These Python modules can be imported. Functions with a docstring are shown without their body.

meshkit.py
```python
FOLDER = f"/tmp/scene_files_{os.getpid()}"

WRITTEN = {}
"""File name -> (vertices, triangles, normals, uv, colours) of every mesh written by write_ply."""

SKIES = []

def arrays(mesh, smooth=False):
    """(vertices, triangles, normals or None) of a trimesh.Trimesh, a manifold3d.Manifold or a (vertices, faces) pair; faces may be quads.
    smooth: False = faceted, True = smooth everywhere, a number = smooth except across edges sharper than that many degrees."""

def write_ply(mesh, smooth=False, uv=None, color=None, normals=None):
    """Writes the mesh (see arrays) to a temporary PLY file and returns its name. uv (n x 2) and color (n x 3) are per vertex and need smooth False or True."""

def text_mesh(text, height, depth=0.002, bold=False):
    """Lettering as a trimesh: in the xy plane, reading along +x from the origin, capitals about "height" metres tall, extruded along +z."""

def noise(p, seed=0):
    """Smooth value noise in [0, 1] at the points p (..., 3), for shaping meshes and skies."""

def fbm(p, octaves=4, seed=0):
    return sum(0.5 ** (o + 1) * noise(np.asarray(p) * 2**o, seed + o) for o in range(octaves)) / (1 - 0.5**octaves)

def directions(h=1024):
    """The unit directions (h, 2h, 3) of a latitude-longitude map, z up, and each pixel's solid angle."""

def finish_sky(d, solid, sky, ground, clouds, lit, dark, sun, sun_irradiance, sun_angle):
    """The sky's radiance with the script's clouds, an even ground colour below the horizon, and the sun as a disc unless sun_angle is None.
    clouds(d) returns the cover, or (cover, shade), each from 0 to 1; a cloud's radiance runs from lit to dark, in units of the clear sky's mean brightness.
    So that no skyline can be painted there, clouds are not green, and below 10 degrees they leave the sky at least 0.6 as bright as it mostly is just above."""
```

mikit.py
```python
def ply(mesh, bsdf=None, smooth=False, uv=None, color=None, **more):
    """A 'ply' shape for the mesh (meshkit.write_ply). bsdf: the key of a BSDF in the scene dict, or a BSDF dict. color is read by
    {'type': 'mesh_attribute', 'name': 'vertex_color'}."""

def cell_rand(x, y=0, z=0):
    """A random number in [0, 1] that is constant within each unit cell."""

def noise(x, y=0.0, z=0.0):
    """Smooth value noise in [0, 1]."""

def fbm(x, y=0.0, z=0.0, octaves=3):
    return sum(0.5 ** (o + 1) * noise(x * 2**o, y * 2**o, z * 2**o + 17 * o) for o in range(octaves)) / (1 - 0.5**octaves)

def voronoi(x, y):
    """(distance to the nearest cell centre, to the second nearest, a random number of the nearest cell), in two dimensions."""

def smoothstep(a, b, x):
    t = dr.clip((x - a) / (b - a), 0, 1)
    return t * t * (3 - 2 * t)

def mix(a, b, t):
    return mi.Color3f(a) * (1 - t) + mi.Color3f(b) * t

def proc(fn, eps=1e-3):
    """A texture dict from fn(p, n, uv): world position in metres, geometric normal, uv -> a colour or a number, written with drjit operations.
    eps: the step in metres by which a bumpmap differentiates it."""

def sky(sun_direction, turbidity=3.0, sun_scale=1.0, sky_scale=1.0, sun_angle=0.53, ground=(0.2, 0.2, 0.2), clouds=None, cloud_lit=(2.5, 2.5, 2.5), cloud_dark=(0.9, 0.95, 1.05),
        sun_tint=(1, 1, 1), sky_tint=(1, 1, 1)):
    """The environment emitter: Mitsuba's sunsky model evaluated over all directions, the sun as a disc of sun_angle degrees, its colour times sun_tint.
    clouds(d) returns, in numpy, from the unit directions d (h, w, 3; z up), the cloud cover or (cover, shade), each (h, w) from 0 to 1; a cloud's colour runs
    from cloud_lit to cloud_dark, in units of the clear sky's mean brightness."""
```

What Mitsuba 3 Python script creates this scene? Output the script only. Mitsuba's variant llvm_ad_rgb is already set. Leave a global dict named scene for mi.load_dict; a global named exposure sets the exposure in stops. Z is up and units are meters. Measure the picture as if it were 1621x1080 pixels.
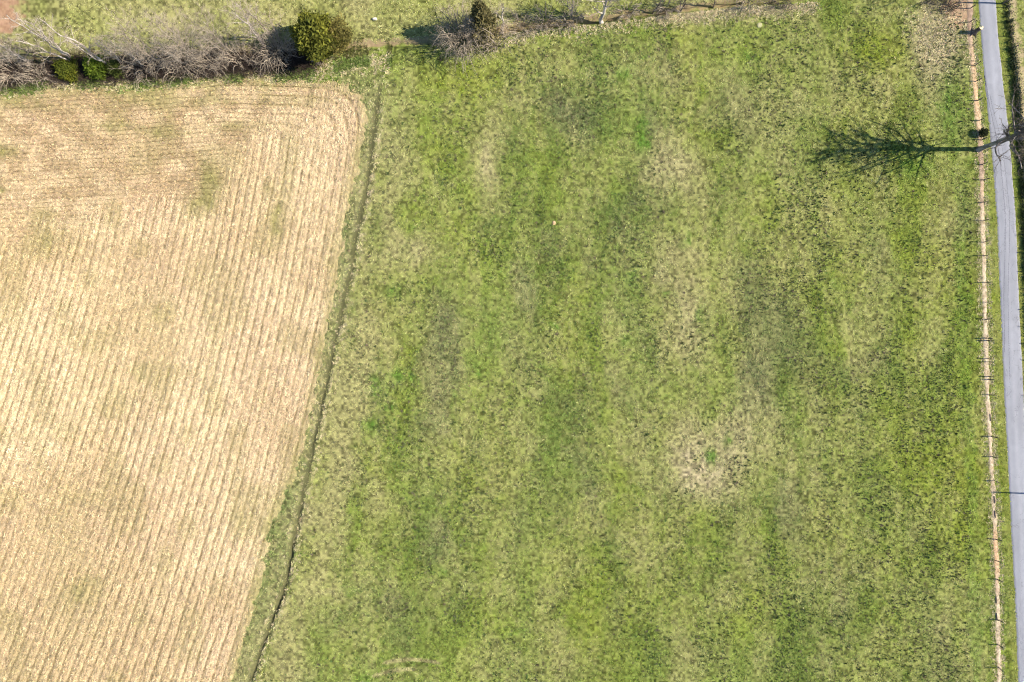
import math, numpy as np, trimesh, drjit as dr, mitsuba as mi, mikit, meshkit
from mikit import noise, fbm, voronoi, smoothstep, cell_rand

T = mi.ScalarTransform4f
scene, labels = {}, {}
# ------------------------------------------------------------------ camera, sky, exposure
CAM_H = 110.0
scene['camera'] = {'type': 'perspective', 'fov': 73.74, 'fov_axis': 'x', 'near_clip': 1.0, 'far_clip': 9000.0,
                   'to_world': T().look_at(origin=[0, 0, CAM_H], target=[0, 0, 0], up=[0, 1, 0])}
SUN_EL = math.radians(40.0)
scene['sky'] = mikit.sky([math.cos(SUN_EL), -0.03 * math.cos(SUN_EL), math.sin(SUN_EL)], turbidity=3, sky_scale=0.65, sun_tint=(0.95, 1.0, 1.12))
labels['sky'] = {'kind': 'structure'}
exposure = 2.75
# ------------------------------------------------------------------ map: plan units (1 unit = S metres), u to the east, v to the south
S = 0.10179
def X(u): return (np.asarray(u, float) - 810.5) * S
def Y(v): return (540.0 - np.asarray(v, float)) * S
def uv_of(x, y): return x / S + 810.5, 540.0 - y / S
relu = lambda a: dr.maximum(a, 0.0)
def curve(pts):
    """piecewise linear function through pts, extended straight at both ends; for drjit floats"""
    pts = sorted(pts)
    sl = [(b[1] - a[1]) / (b[0] - a[0]) for a, b in zip(pts, pts[1:])]
    def f(v):
        r = pts[0][1] + sl[0] * (v - pts[0][0])
        for i in range(1, len(sl)):
            r = r + (sl[i] - sl[i - 1]) * relu(v - pts[i][0])
        return r
    return f
def swap(pts): return [(b, a) for a, b in pts]
def npf(f, *a):
    """evaluates a drjit function on numpy arrays"""
    a = [np.asarray(k, np.float32) for k in a]
    r = f(*[mi.Float(k.ravel()) for k in a])
    def out(q):
        q = np.array(q).astype(float)
        if q.ndim == 2: return q.T if q.shape[0] == 3 else q
        return (q if q.size > 1 else np.full(a[0].size, q)).reshape(a[0].shape)
    return tuple(out(q) for q in r) if isinstance(r, tuple) else out(r)

DITCH = [(605, 100), (596, 180), (586, 260), (573, 330), (560, 400), (548, 460), (535, 520), (523, 580), (510, 640), (498, 700), (488, 745), (478, 790), (468, 830), (463, 870), (457, 905), (440, 960), (420, 1010), (397, 1075), (375, 1140), (340, 1250)]
EDGE = [(584, 165), (576, 200), (563, 270), (549, 340), (536, 420), (521, 500), (506, 570), (493, 640), (480, 700), (470, 745), (446, 795), (425, 840), (410, 929), (388, 999), (368, 1073), (345, 1150)]
TOPEDGE = [(-900, 205), (0, 150), (120, 144), (230, 138), (350, 128), (470, 130), (540, 134), (600, 150)]
ROAD_L = [(0, 1547.5), (50, 1551.5), (93, 1555), (150, 1560), (200, 1565), (250, 1570), (350, 1577.5), (450, 1581.5), (500, 1583.5), (570, 1586.5), (650, 1590), (740, 1595), (840, 1600), (930, 1605), (1080, 1611)]
ROAD_R = [(0, 1576.5), (50, 1580), (93, 1584.5), (150, 1591), (200, 1597), (250, 1601.5), (350, 1609), (450, 1612.5), (500, 1615), (570, 1618.5), (650, 1622), (740, 1627), (840, 1632), (930, 1637), (1080, 1643)]
STRIP = [(1535, 0), (1536, 60), (1540, 100), (1544, 140), (1547, 180), (1551, 215), (1554, 260), (1554, 300), (1556, 380), (1558, 450), (1560, 540), (1563, 620), (1567, 700), (1573, 780), (1576, 860), (1579, 940), (1580.5, 1000), (1582, 1080), (1588, 1250)]
HEDGE = [(1592, 0), (1595, 40), (1601, 93), (1607, 150), (1611, 200), (1616, 260), (1620, 350), (1624, 420), (1628, 520), (1633, 640), (1654, 1080)]
BANK = [(-400, 118), (0, 118), (120, 108), (250, 104), (380, 98), (500, 92), (560, 76), (640, 71), (700, 68), (760, 60), (800, 50), (860, 41), (950, 33), (1000, 26), (1070, 17), (1130, 11), (1250, 2), (1400, -12), (1700, -40)]
ditch_u, edge_u, road_l, road_r, strip_u, hedge_u = curve(swap(DITCH)), curve(swap(EDGE)), curve(ROAD_L), curve(ROAD_R), curve(swap(STRIP)), curve(swap(HEDGE))
top_v, bank_v = curve(TOPEDGE), curve(BANK)
def gauss(u, v, items):
    r = 0.0
    for b in items:
        a = b[4] if len(b) > 4 else 1.0
        r = r + a * dr.exp(-(dr.square((u - b[0]) / b[2]) + dr.square((v - b[1]) / b[3])))
    return r
def hz(x, y):
    """height of the ground"""
    u, v = uv_of(x, y)
    road = smoothstep(14.0, 45.0, dr.abs(u - 0.5 * (road_l(v) + road_r(v))))
    z = (0.35 * (noise(x * 0.11, y * 0.08, 3.0) - 0.5) + 0.10 * (noise(x * 0.45, y * 0.40, 9.0) - 0.5)) * road
    d = (u - ditch_u(v)) * S + 0.6 * (noise(y * 0.30, 3.3) - 0.5) + 0.2 * (noise(y * 1.1, 8.3) - 0.5)
    on = smoothstep(90.0, 170.0, v)
    w = 0.75 + 0.6 * noise(y * 0.5, 5.0)
    z = z - on * (0.18 + 0.27 * smoothstep(450.0, 900.0, v)) * (0.15 + 1.25 * noise(x * 0.3, y * 0.45, 13.0)) * dr.exp(-dr.square(d / (0.32 * w)))
    z = z + on * 0.05 * dr.exp(-dr.square((d - 1.0) / 0.5)) + on * 0.04 * dr.exp(-dr.square((d + 1.1) / 0.5))
    # worn bank along the northern boundary
    b = (bank_v(u) - v) * S
    e = smoothstep(520.0, 580.0, u) * (1.0 - smoothstep(1180.0, 1300.0, u))
    z = z - e * (0.25 + 0.6 * smoothstep(760.0, 820.0, u)) * dr.exp(-dr.square((b - 0.1) / 0.36)) + e * 0.30 * dr.exp(-dr.square((b - 1.0) / 0.45))
    return z
def H(x, y): return npf(hz, x, y)
def ground_at(u, v):
    x, y = float(X(u)), float(Y(v))
    return np.array([x, y, float(H([x, x], [y, y])[0])])

# ------------------------------------------------------------------ colour of the pasture (real sward colour, not light)
DRY = [(1060, 262, 75, 45, .9), (770, 262, 26, 70, .8), (1085, 500, 40, 95, 1.0), (1110, 735, 50, 46, 1.5), (1160, 680, 75, 50, .8), (660, 400, 40, 32, .8), (1060, 130, 130, 45, .5), (1060, 420, 40, 40, .5),
       (840, 650, 40, 110, .45), (700, 620, 25, 60, .5), (585, 560, 35, 90, .7), (560, 680, 32, 90, .7), (530, 800, 30, 110, .6), (1480, 62, 40, 62, 2.0), (1010, 690, 40, 60, .4), (620, 320, 18, 80, .5),
       (1130, 340, 60, 50, .5), (900, 100, 60, 28, .4), (1370, 150, 60, 40, .4), (1300, 700, 40, 60, .4), (1330, 900, 60, 80, .4), (880, 1040, 40, 50, .55), (1200, 200, 60, 60, .3), (740, 690, 20, 50, .4),
       (1030, 30, 170, 10, .7), (1220, 26, 60, 8, .7), (1390, 250, 90, 40, .35), (1480, 450, 50, 80, .3), (1010, 880, 60, 60, .35), (560, 980, 50, 60, .35), (450, 1020, 22, 90, .6), (1250, 330, 60, 60, .4)]
DARK = [(930, 170, 50, 75, .9), (885, 200, 35, 90, .6), (985, 340, 45, 55, .8), (880, 400, 40, 55, .7), (700, 540, 34, 70, .9), (640, 690, 45, 40, .8), (905, 700, 50, 75, .7), (640, 850, 60, 45, .6), (850, 480, 60, 50, .4),
        (700, 640, 40, 60, .5), (1190, 600, 40, 70, .7), (1230, 520, 60, 120, .35), (1220, 800, 70, 70, .5), (760, 830, 60, 60, .4), (1100, 880, 60, 70, .4), (1040, 425, 14, 22, 1.0), (1030, 540, 16, 30, .8),
        (1300, 1000, 60, 60, .4), (980, 640, 60, 60, .4), (770, 370, 20, 30, .6), (810, 220, 22, 40, .5), (600, 950, 40, 40, .4), (1150, 170, 120, 60, .3), (1040, 1020, 80, 40, .3)]
YEL = [(1390, 78, 60, 30, 1.0), (690, 128, 60, 30, .6), (1440, 540, 26, 90, .7), (1440, 700, 70, 150, .45), (690, 240, 40, 40, .6), (868, 300, 22, 60, .6), (1470, 380, 40, 90, .4), (1320, 620, 30, 80, .5), (890, 780, 40, 120, .4),
       (640, 560, 22, 22, .5), (920, 920, 60, 90, .4), (1490, 900, 40, 160, .4), (650, 190, 30, 50, .4), (1340, 220, 60, 60, .5), (770, 960, 60, 70, .4), (1180, 980, 60, 60, .4)]
LUSH = [(1125, 725, 12, 14), (1155, 695, 8, 8, .8), (586, 675, 13, 16), (598, 612, 16, 22, .7), (625, 592, 10, 12), (646, 594, 8, 8, .8), (588, 597, 8, 7, .7), (619, 642, 9, 6, .7), (620, 460, 18, 14, .7), (987, 117, 15, 11, .9), (1014, 196, 12, 14, .8), (1016, 225, 13, 18),
        (991, 542, 10, 8, 1.1), (1085, 380, 9, 14, .9), (1058, 470, 8, 6, .8), (998, 440, 12, 14, .7), (755, 585, 8, 12, .7), (877, 513, 7, 6, .7), (1110, 505, 7, 16, .7), (1020, 93, 9, 7, .6), (1186, 90, 10, 8, .6), (560, 935, 14, 10, .5), (580, 1075, 14, 10, .7),
        (1500, 175, 14, 60, .7), (1450, 265, 30, 18, .6), (655, 360, 10, 8, .4), (820, 1000, 14, 10, .4), (960, 800, 12, 10, .4), (1320, 450, 12, 10, .4), (1240, 760, 10, 8, .4), (1370, 660, 10, 10, .4), (700, 905, 10, 8, .4)]
def sward(x, y):
    """(dry, dark, yellow, lush, grey) from 0 to 1 over the pasture"""
    u, v = uv_of(x, y)
    u0, v0 = u, v
    x, y = x * 0.966 + y * 0.259, y * 0.966 - x * 0.259
    x = x + 2.6 * (noise(x * 0.21, y * 0.12, 61.0) - 0.5) + 1.1 * (noise(x * 0.8, y * 0.8, 63.0) - 0.5)
    y = y + 3.0 * (noise(x * 0.21, y * 0.21, 62.0) - 0.5)
    u, v = u + 14.0 * (noise(x * 0.45, y * 0.45, 64.0) - 0.5) + 10.0 * (noise(x * 1.3, y * 1.3, 65.0) - 0.5), v + 14.0 * (noise(x * 0.45, y * 0.45, 66.0) - 0.5) + 10.0 * (noise(x * 1.3, y * 1.3, 67.0) - 0.5)
    lean = 0.268 + 0.18 * (1.0 - smoothstep(600.0, 1300.0, u))
    sx = x + lean * (-y)
    st = fbm(sx * 0.26, y * 0.05, 1.0, octaves=3) - 0.5
    fine = noise(sx * 0.9, y * 0.10, 2.0) - 0.5
    mid = fbm(x * 0.22, y * 0.16, 4.0, octaves=3) - 0.5
    wob = 0.45 + 0.5 * noise(x * 0.5, y * 0.5, 6.0) + 0.6 * noise(x * 1.5, y * 1.2, 16.0)
    dry = 0.28 + 0.45 * st + 0.75 * mid + 0.35 * (noise(x * 1.4, y * 1.1, 26.0) - 0.5) + 0.30 * fine + 0.62 * gauss(u, v, DRY) * wob - 0.22 * gauss(u, v, DARK) - 0.15 * gauss(u, v, YEL)
    rim = smoothstep(75.0, 50.0, ditch_u(v0) - u0) * smoothstep(-8.0, 4.0, ditch_u(v0) - u0) * smoothstep(90.0, 150.0, v0)
    dry = dry + 0.35 * smoothstep(60.0, 12.0, dr.abs(u - ditch_u(v) - 26.0)) * smoothstep(90.0, 150.0, v)
    dark = 0.19 - 0.38 * st + 0.4 * (noise(x * 0.3, y * 0.2, 8.0) - 0.5) - 0.25 * fine + 0.62 * gauss(u, v, DARK) * wob
    for c0, c1, c2, ua, ub in ((1045.0, 652.0, 0.0026, 604.0, 700.0), (1059.5, 660.0, 0.0024, 586.0, 662.0)):
        dry = dry + 2.2 * dr.exp(-dr.square((v0 - c0 - c2 * dr.square(u0 - c1)) / 2.4)) * smoothstep(ua, ua + 8.0, u0) * smoothstep(ub, ub - 12.0, u0)
    yel = 0.24 + 1.0 * (fbm(x * 0.10, y * 0.05, 12.0, octaves=2) - 0.42) + 0.65 * gauss(u, v, YEL) * wob
    lush = gauss(u, v, LUSH) * (0.55 + 0.9 * noise(x * 1.7, y * 1.7, 3.0))
    # ribbon of taller grass along the field margin by the road
    rib = strip_u(v) - u
    lush = lush + 0.45 * smoothstep(14.0, 5.0, dr.abs(rib - 34.0 + 8.0 * (noise(y * 0.3, 1.0) - 0.5))) * smoothstep(230.0, 330.0, v) * (0.6 + 0.5 * noise(x * 0.8, y * 0.25, 5.0))
    yel = yel + 0.3 * smoothstep(90.0, 50.0, rib) * smoothstep(200.0, 400.0, v)
    dark = dark + 0.22 * rim
    dry = dry + 0.30 * rim * smoothstep(0.35, 0.7, noise(x * 1.1, y * 1.1, 68.0))
    yel = yel * (1.0 - rim)
    grey = 0.6 * rim + smoothstep(0.50, 0.85, noise(x * 0.20, y * 0.11, 21.0) * 0.75 + 0.35 * gauss(u, v, DARK))
    far = smoothstep(-6.0, 10.0, bank_v(u0) - v0)
    dry = dry * (1.0 - far) + far * (0.62 + 0.9 * mid + 0.2 * smoothstep(900.0, 500.0, u))
    dark = dark * (1.0 - 0.8 * far)
    yel = yel * (1.0 - far) + far * 0.45
    c1 = lambda q: dr.clip(q, 0.0, 1.0)
    return c1(dry), c1(dark), c1(yel), c1(lush), c1(grey * (1.0 - far))
C_MID, C_DRY, C_DARK, C_YEL, C_LUSH, C_GREY = (.285, .380, .092), (.51, .475, .245), (.122, .182, .062), (.315, .395, .048), (.155, .305, .050), (.26, .235, .18)
PALE = [(1095, 735, 34, 44, 1.0), (1135, 760, 30, 30, .6), (1172, 690, 30, 40, .5), (1482, 60, 34, 52, 1.1), (1095, 510, 30, 60, .35), (1062, 262, 50, 28, .3), (770, 262, 16, 50, .35), (655, 398, 26, 20, .35)]
def sward_colour(x, y):
    dry, dark, yel, lush, grey = sward(x, y)
    c = mikit.mix(C_MID, C_YEL, yel * 0.8)
    c = mikit.mix(c, C_DARK, dark * 0.75)
    c = mikit.mix(c, C_GREY, grey * 0.35)
    c = mikit.mix(c, C_DRY, dry * 0.7)
    u, v = uv_of(x, y)
    c = mikit.mix(c, (.66, .59, .39), dr.clip(gauss(u, v, PALE) * (0.2 + 0.85 * noise(x * 1.2, y * 1.2, 36.0)), 0, 0.9))
    c = mikit.mix(c, C_LUSH, lush * 0.85)
    return c
def ground_tex(p, n, uv):
    x, y = p.x, p.y
    u, v = uv_of(x, y)
    c = sward_colour(x, y) * (0.16 + 0.62 * noise(x * 2.6, y * 2.6, 1.0))
    n1 = noise(x * 1.3, y * 1.3, 7.0)
    # leaf litter and bare soil below the hedgerow and along the bank
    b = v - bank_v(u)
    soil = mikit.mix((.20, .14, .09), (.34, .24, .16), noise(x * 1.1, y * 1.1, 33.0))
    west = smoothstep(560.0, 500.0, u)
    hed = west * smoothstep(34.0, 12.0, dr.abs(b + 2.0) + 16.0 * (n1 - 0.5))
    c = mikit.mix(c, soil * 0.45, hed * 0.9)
    track = smoothstep(500.0, 560.0, u) * smoothstep(9.0, 3.0, dr.abs(b + 5.0) + 9.0 * (n1 - 0.4) + 6.0 * (noise(x * 0.3, y * 0.3, 44.0) - 0.5)) * (1.0 - 0.6 * smoothstep(1100.0, 1250.0, u))
    c = mikit.mix(c, mikit.mix((.20, .165, .11), (.40, .295, .195), 0.5 * noise(x * 0.7, y * 0.7, 3.0) + 0.5 * noise(x * 3.0, y * 3.0, 4.0)), track * 0.75)
    # red soil patch in the far pasture, brown leaf litter at the north-east corner
    c = mikit.mix(c, mikit.mix((.24, .14, .09), (.46, .30, .215), 0.5 * n1 + 0.5 * noise(x * 3.5, y * 3.5, 5.0)), 0.9 * smoothstep(1.15, 0.6, dr.sqrt(dr.square((u - 2.0) / 36.0) + dr.square((v - 22.0) / 42.0)) + 0.9 * (n1 - 0.5)))
    c = mikit.mix(c, mikit.mix((.30, .20, .14), (.46, .33, .24), n1), 0.85 * smoothstep(1.2, 0.6, dr.sqrt(dr.square((u - 1518.0) / 24.0) + dr.square((v - 12.0) / 36.0)) + 0.6 * (n1 - 0.5)))
    # ditch floor
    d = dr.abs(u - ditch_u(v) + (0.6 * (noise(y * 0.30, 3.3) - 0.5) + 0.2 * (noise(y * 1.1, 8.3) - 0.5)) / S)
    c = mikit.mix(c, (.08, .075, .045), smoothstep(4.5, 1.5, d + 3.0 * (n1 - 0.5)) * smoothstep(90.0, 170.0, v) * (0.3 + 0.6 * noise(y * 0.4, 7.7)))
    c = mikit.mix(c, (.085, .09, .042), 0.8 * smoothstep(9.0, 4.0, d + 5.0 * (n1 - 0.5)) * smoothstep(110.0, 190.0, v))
    # verge of the road
    vr = dr.minimum(dr.abs(u - road_l(v)), dr.abs(u - road_r(v)))
    c = mikit.mix(c, (.17, .20, .05), smoothstep(10.0, 3.0, vr + 4.0 * (n1 - 0.5)) * 0.7)
    e = u - hedge_u(v)
    c = mikit.mix(c, (.40, .33, .23), smoothstep(0.0, 5.0, e) * smoothstep(22.0, 14.0, e + 8.0 * (n1 - 0.5)) * 0.7)
    return c
def tex(fn): return mikit.proc(fn)
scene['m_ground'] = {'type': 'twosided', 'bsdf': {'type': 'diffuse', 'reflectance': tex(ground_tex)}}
VC = {'type': 'mesh_attribute', 'name': 'vertex_color'}
scene['m_grass'] = {'type': 'twosided', 'bsdf': {'type': 'diffuse', 'reflectance': VC}}
scene['m_straw'] = {'type': 'twosided', 'bsdf': {'type': 'diffuse', 'reflectance': VC}}

def add(key, mesh, bsdf, label=None, cat=None, group=None, kind=None, smooth=False, color=None, mat=None):
    if key in scene:
        i = 1
        while f'{key}_{i:03d}' in scene: i += 1
        key = f'{key}_{i:03d}'
    more = {} if mat is None else {'to_world': mat}
    scene[key] = mikit.ply(mesh, bsdf, smooth=smooth, color=color, **more)
    tag(key, label, cat, group, kind)
    return key
def tag(key, label=None, cat=None, group=None, kind=None):
    d = {k: v for k, v in (('label', label), ('category', cat), ('group', group), ('kind', kind)) if v}
    if d: labels[key] = {**labels.get(key, {}), **d}
used = set()
def name(base):
    k, i = base, 0
    while k in used: i += 1; k = f'{base}_{i:03d}'
    used.add(k); return k
def grid_faces(ny, nx):
    i, j = np.meshgrid(np.arange(ny - 1), np.arange(nx - 1), indexing='ij')
    a = (i * nx + j).ravel()
    return np.vstack([np.stack([a, a + 1, a + nx + 1], 1), np.stack([a, a + nx + 1, a + nx], 1)])

# ------------------------------------------------------------------ stubble field
def edge_dist(x, y):
    """metres inside the stubble field, with a rounded north-east corner"""
    u, v = uv_of(x, y)
    a, b = (edge_u(v) - u) * S * 0.975, (v - top_v(u)) * S
    k = 7.0
    h = dr.clip(0.5 + 0.5 * (b - a) / k, 0.0, 1.0)
    return b * (1 - h) + a * h - k * h * (1 - h), a, b
def rows(x, y):
    """(phase of the crop rows in turns, strength, headland)"""
    u, v = uv_of(x, y)
    d, a, b = edge_dist(x, y)
    # the long rows run beside the eastern edge and fan out a little to the west
    xs = 497.0 + 95.0 * (600.0 - v) / 450.0 * 1.03 - 20.0 * dr.square((v - 600.0) / 450.0)
    e = (xs + 22.0 - u) * (1.0 - 0.00022 * (v - 600.0)) * S
    hl = smoothstep(-3.5, 3.5, (365.0 - 0.16 * u - 150.0 * smoothstep(300.0, 480.0, u) - v) * S + 7.0 * (noise(x * 0.2, y * 0.2, 3.0) - 0.5) + 3.0 * (noise(x * 0.7, y * 0.7, 5.0) - 0.5))
    wob = 0.26 * (noise(x * 0.22, y * 0.12, 2.0) - 0.5) + 0.10 * (noise(x * 1.1, y * 0.6, 3.0) - 0.5)
    p1, p2 = (e + wob) / 1.48, (d + wob) / 1.48
    return p1, p2, hl
def ridge(x, y):
    p1, p2, hl = rows(x, y)
    a = (0.25 + 0.9 * noise(x * 0.13, y * 0.10, 40.0)) * (0.55 + 0.9 * noise(x * 0.7, y * 0.35, 41.0)) + 0.5 * (noise(x * 1.3, y * 0.5, 42.0) - 0.5)
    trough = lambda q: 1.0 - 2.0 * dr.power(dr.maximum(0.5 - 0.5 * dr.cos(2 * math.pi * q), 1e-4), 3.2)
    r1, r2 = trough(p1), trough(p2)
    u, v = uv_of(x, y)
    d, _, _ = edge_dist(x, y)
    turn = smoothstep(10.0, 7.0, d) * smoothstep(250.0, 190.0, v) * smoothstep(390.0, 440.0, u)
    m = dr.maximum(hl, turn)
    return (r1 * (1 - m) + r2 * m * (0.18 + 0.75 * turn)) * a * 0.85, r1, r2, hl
def stub_mask(x, y):
    d, a, b = edge_dist(x, y)
    return d + 1.1 * (fbm(x * 0.5, y * 0.5, 50.0, octaves=3) - 0.5) + 0.7 * (noise(x * 1.9, y * 1.5, 52.0) - 0.5) + 1.6 * (noise(x * 0.16, y * 0.16, 51.0) - 0.5) * smoothstep(330.0, 200.0, uv_of(x, y)[1])
def weedy(x, y):
    u, v = uv_of(x, y)
    w = gauss(u, v, [(330, 300, 16, 34, .9), (308, 330, 18, 18, .8), (440, 345, 12, 40, .8), (425, 300, 8, 20, .5), (5, 240, 26, 10, .7), (2, 300, 10, 6, 1.0), (180, 200, 40, 8, .5), (260, 210, 50, 10, .5), (380, 200, 50, 10, .55), (70, 170, 90, 8, .4),
                     (300, 160, 90, 10, .5), (480, 160, 50, 12, .5), (110, 820, 40, 60, .25), (240, 500, 60, 60, .2), (200, 620, 70, 60, .2), (520, 400, 10, 40, .4), (60, 340, 40, 8, .3), (95, 380, 40, 25, .35), (390, 820, 30, 40, .25), (120, 950, 50, 60, .3)])
    w = w * (0.4 + 1.2 * noise(x * 0.8, y * 0.8, 60.0)) + 0.35 * smoothstep(0.55, 0.8, noise(x * 0.25, y * 0.2, 61.0))
    return dr.clip(w + 0.6 * smoothstep(2.2, 0.0, stub_mask(x, y)), 0.0, 1.0)
S_HI, S_MID, S_LO, S_RED, S_WEED = (.67, .555, .365), (.57, .46, .285), (.32, .25, .135), (.57, .44, .305), (.27, .27, .10)
def stub_colour(x, y):
    r, r1, r2, hl = ridge(x, y)
    u, v = uv_of(x, y)
    big = fbm(x * 0.06, y * 0.06, 70.0, octaves=3)
    c = mikit.mix(S_MID, S_HI, smoothstep(0.3, 0.65, big + 0.25 * gauss(u, v, [(240, 360, 50, 30), (60, 560, 90, 150), (500, 200, 25, 40), (330, 690, 120, 100, .6)]) - 0.3 * gauss(u, v, [(90, 390, 80, 30), (110, 830, 80, 60), (250, 230, 240, 60, .7)])))
    c = mikit.mix(c, S_RED, 0.3 * smoothstep(0.5, 0.75, noise(x * 0.12, y * 0.10, 71.0)) + 0.3 * gauss(u, v, [(230, 300, 60, 40), (60, 180, 100, 30), (40, 330, 70, 20)]))
    c = mikit.mix(c, (.42, .33, .20), hl * (0.25 + 0.6 * smoothstep(0.4, 0.7, noise(x * 0.35, y * 0.5, 73.0))))
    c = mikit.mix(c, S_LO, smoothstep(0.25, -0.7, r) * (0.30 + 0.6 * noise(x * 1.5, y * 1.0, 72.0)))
    return mikit.mix(c, S_WEED, weedy(x, y) * 0.75)
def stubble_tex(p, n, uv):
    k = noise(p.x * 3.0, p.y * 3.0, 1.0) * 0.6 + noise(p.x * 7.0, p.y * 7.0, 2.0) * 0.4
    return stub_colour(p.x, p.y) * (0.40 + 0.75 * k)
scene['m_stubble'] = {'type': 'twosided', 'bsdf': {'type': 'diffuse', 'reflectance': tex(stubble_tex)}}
def stub_h(x, y):
    r, r1, r2, hl = ridge(x, y)
    m = stub_mask(x, y)
    return hz(x, y) + dr.clip(0.02 + m * 0.12, -0.25, 0.05) + 0.05 * r * smoothstep(0.2, 1.0, m) + 0.09 * (noise(x * 1.8, y * 1.8, 80.0) - 0.5)
# ------------------------------------------------------------------ ground sheet
far = np.array([100, 112, 130, 160, 210, 300, 450, 700, 1200, 2200, 4000.0])
gx = np.concatenate([-far[::-1], np.arange(-96, 96.01, 0.32), far]); gy = np.concatenate([-far[::-1], np.arange(-66, 66.01, 0.32), far + 0])
GX, GY = np.meshgrid(gx, gy)
def under_stubble(x, y): return smoothstep(0.8, 2.2, stub_mask(x, y)) * 0.35
v = np.stack([GX.ravel(), GY.ravel(), (H(GX, GY) - npf(under_stubble, GX, GY) * (GX < -20)).ravel()], 1)
add('ground', trimesh.Trimesh(v, grid_faces(len(gy), len(gx)), process=False), 'm_ground', kind='structure', smooth=True)

sx, sy = np.concatenate([np.arange(-132, -86, 0.8), np.arange(-86, -21, 0.22)]), np.concatenate([np.arange(-96, -57, 0.8), np.arange(-57, 46, 0.26)])
GX, GY = np.meshgrid(sx, sy)
m = npf(stub_mask, GX, GY).ravel(); f = grid_faces(len(sy), len(sx))
f = f[(m[f] > -1.2).any(1)]
v = np.stack([GX.ravel(), GY.ravel(), npf(stub_h, GX, GY).ravel()], 1)
mesh = trimesh.Trimesh(v, f, process=False); mesh.remove_unreferenced_vertices()
add('stubble_field', mesh, 'm_stubble', kind='structure', smooth=True)

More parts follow.
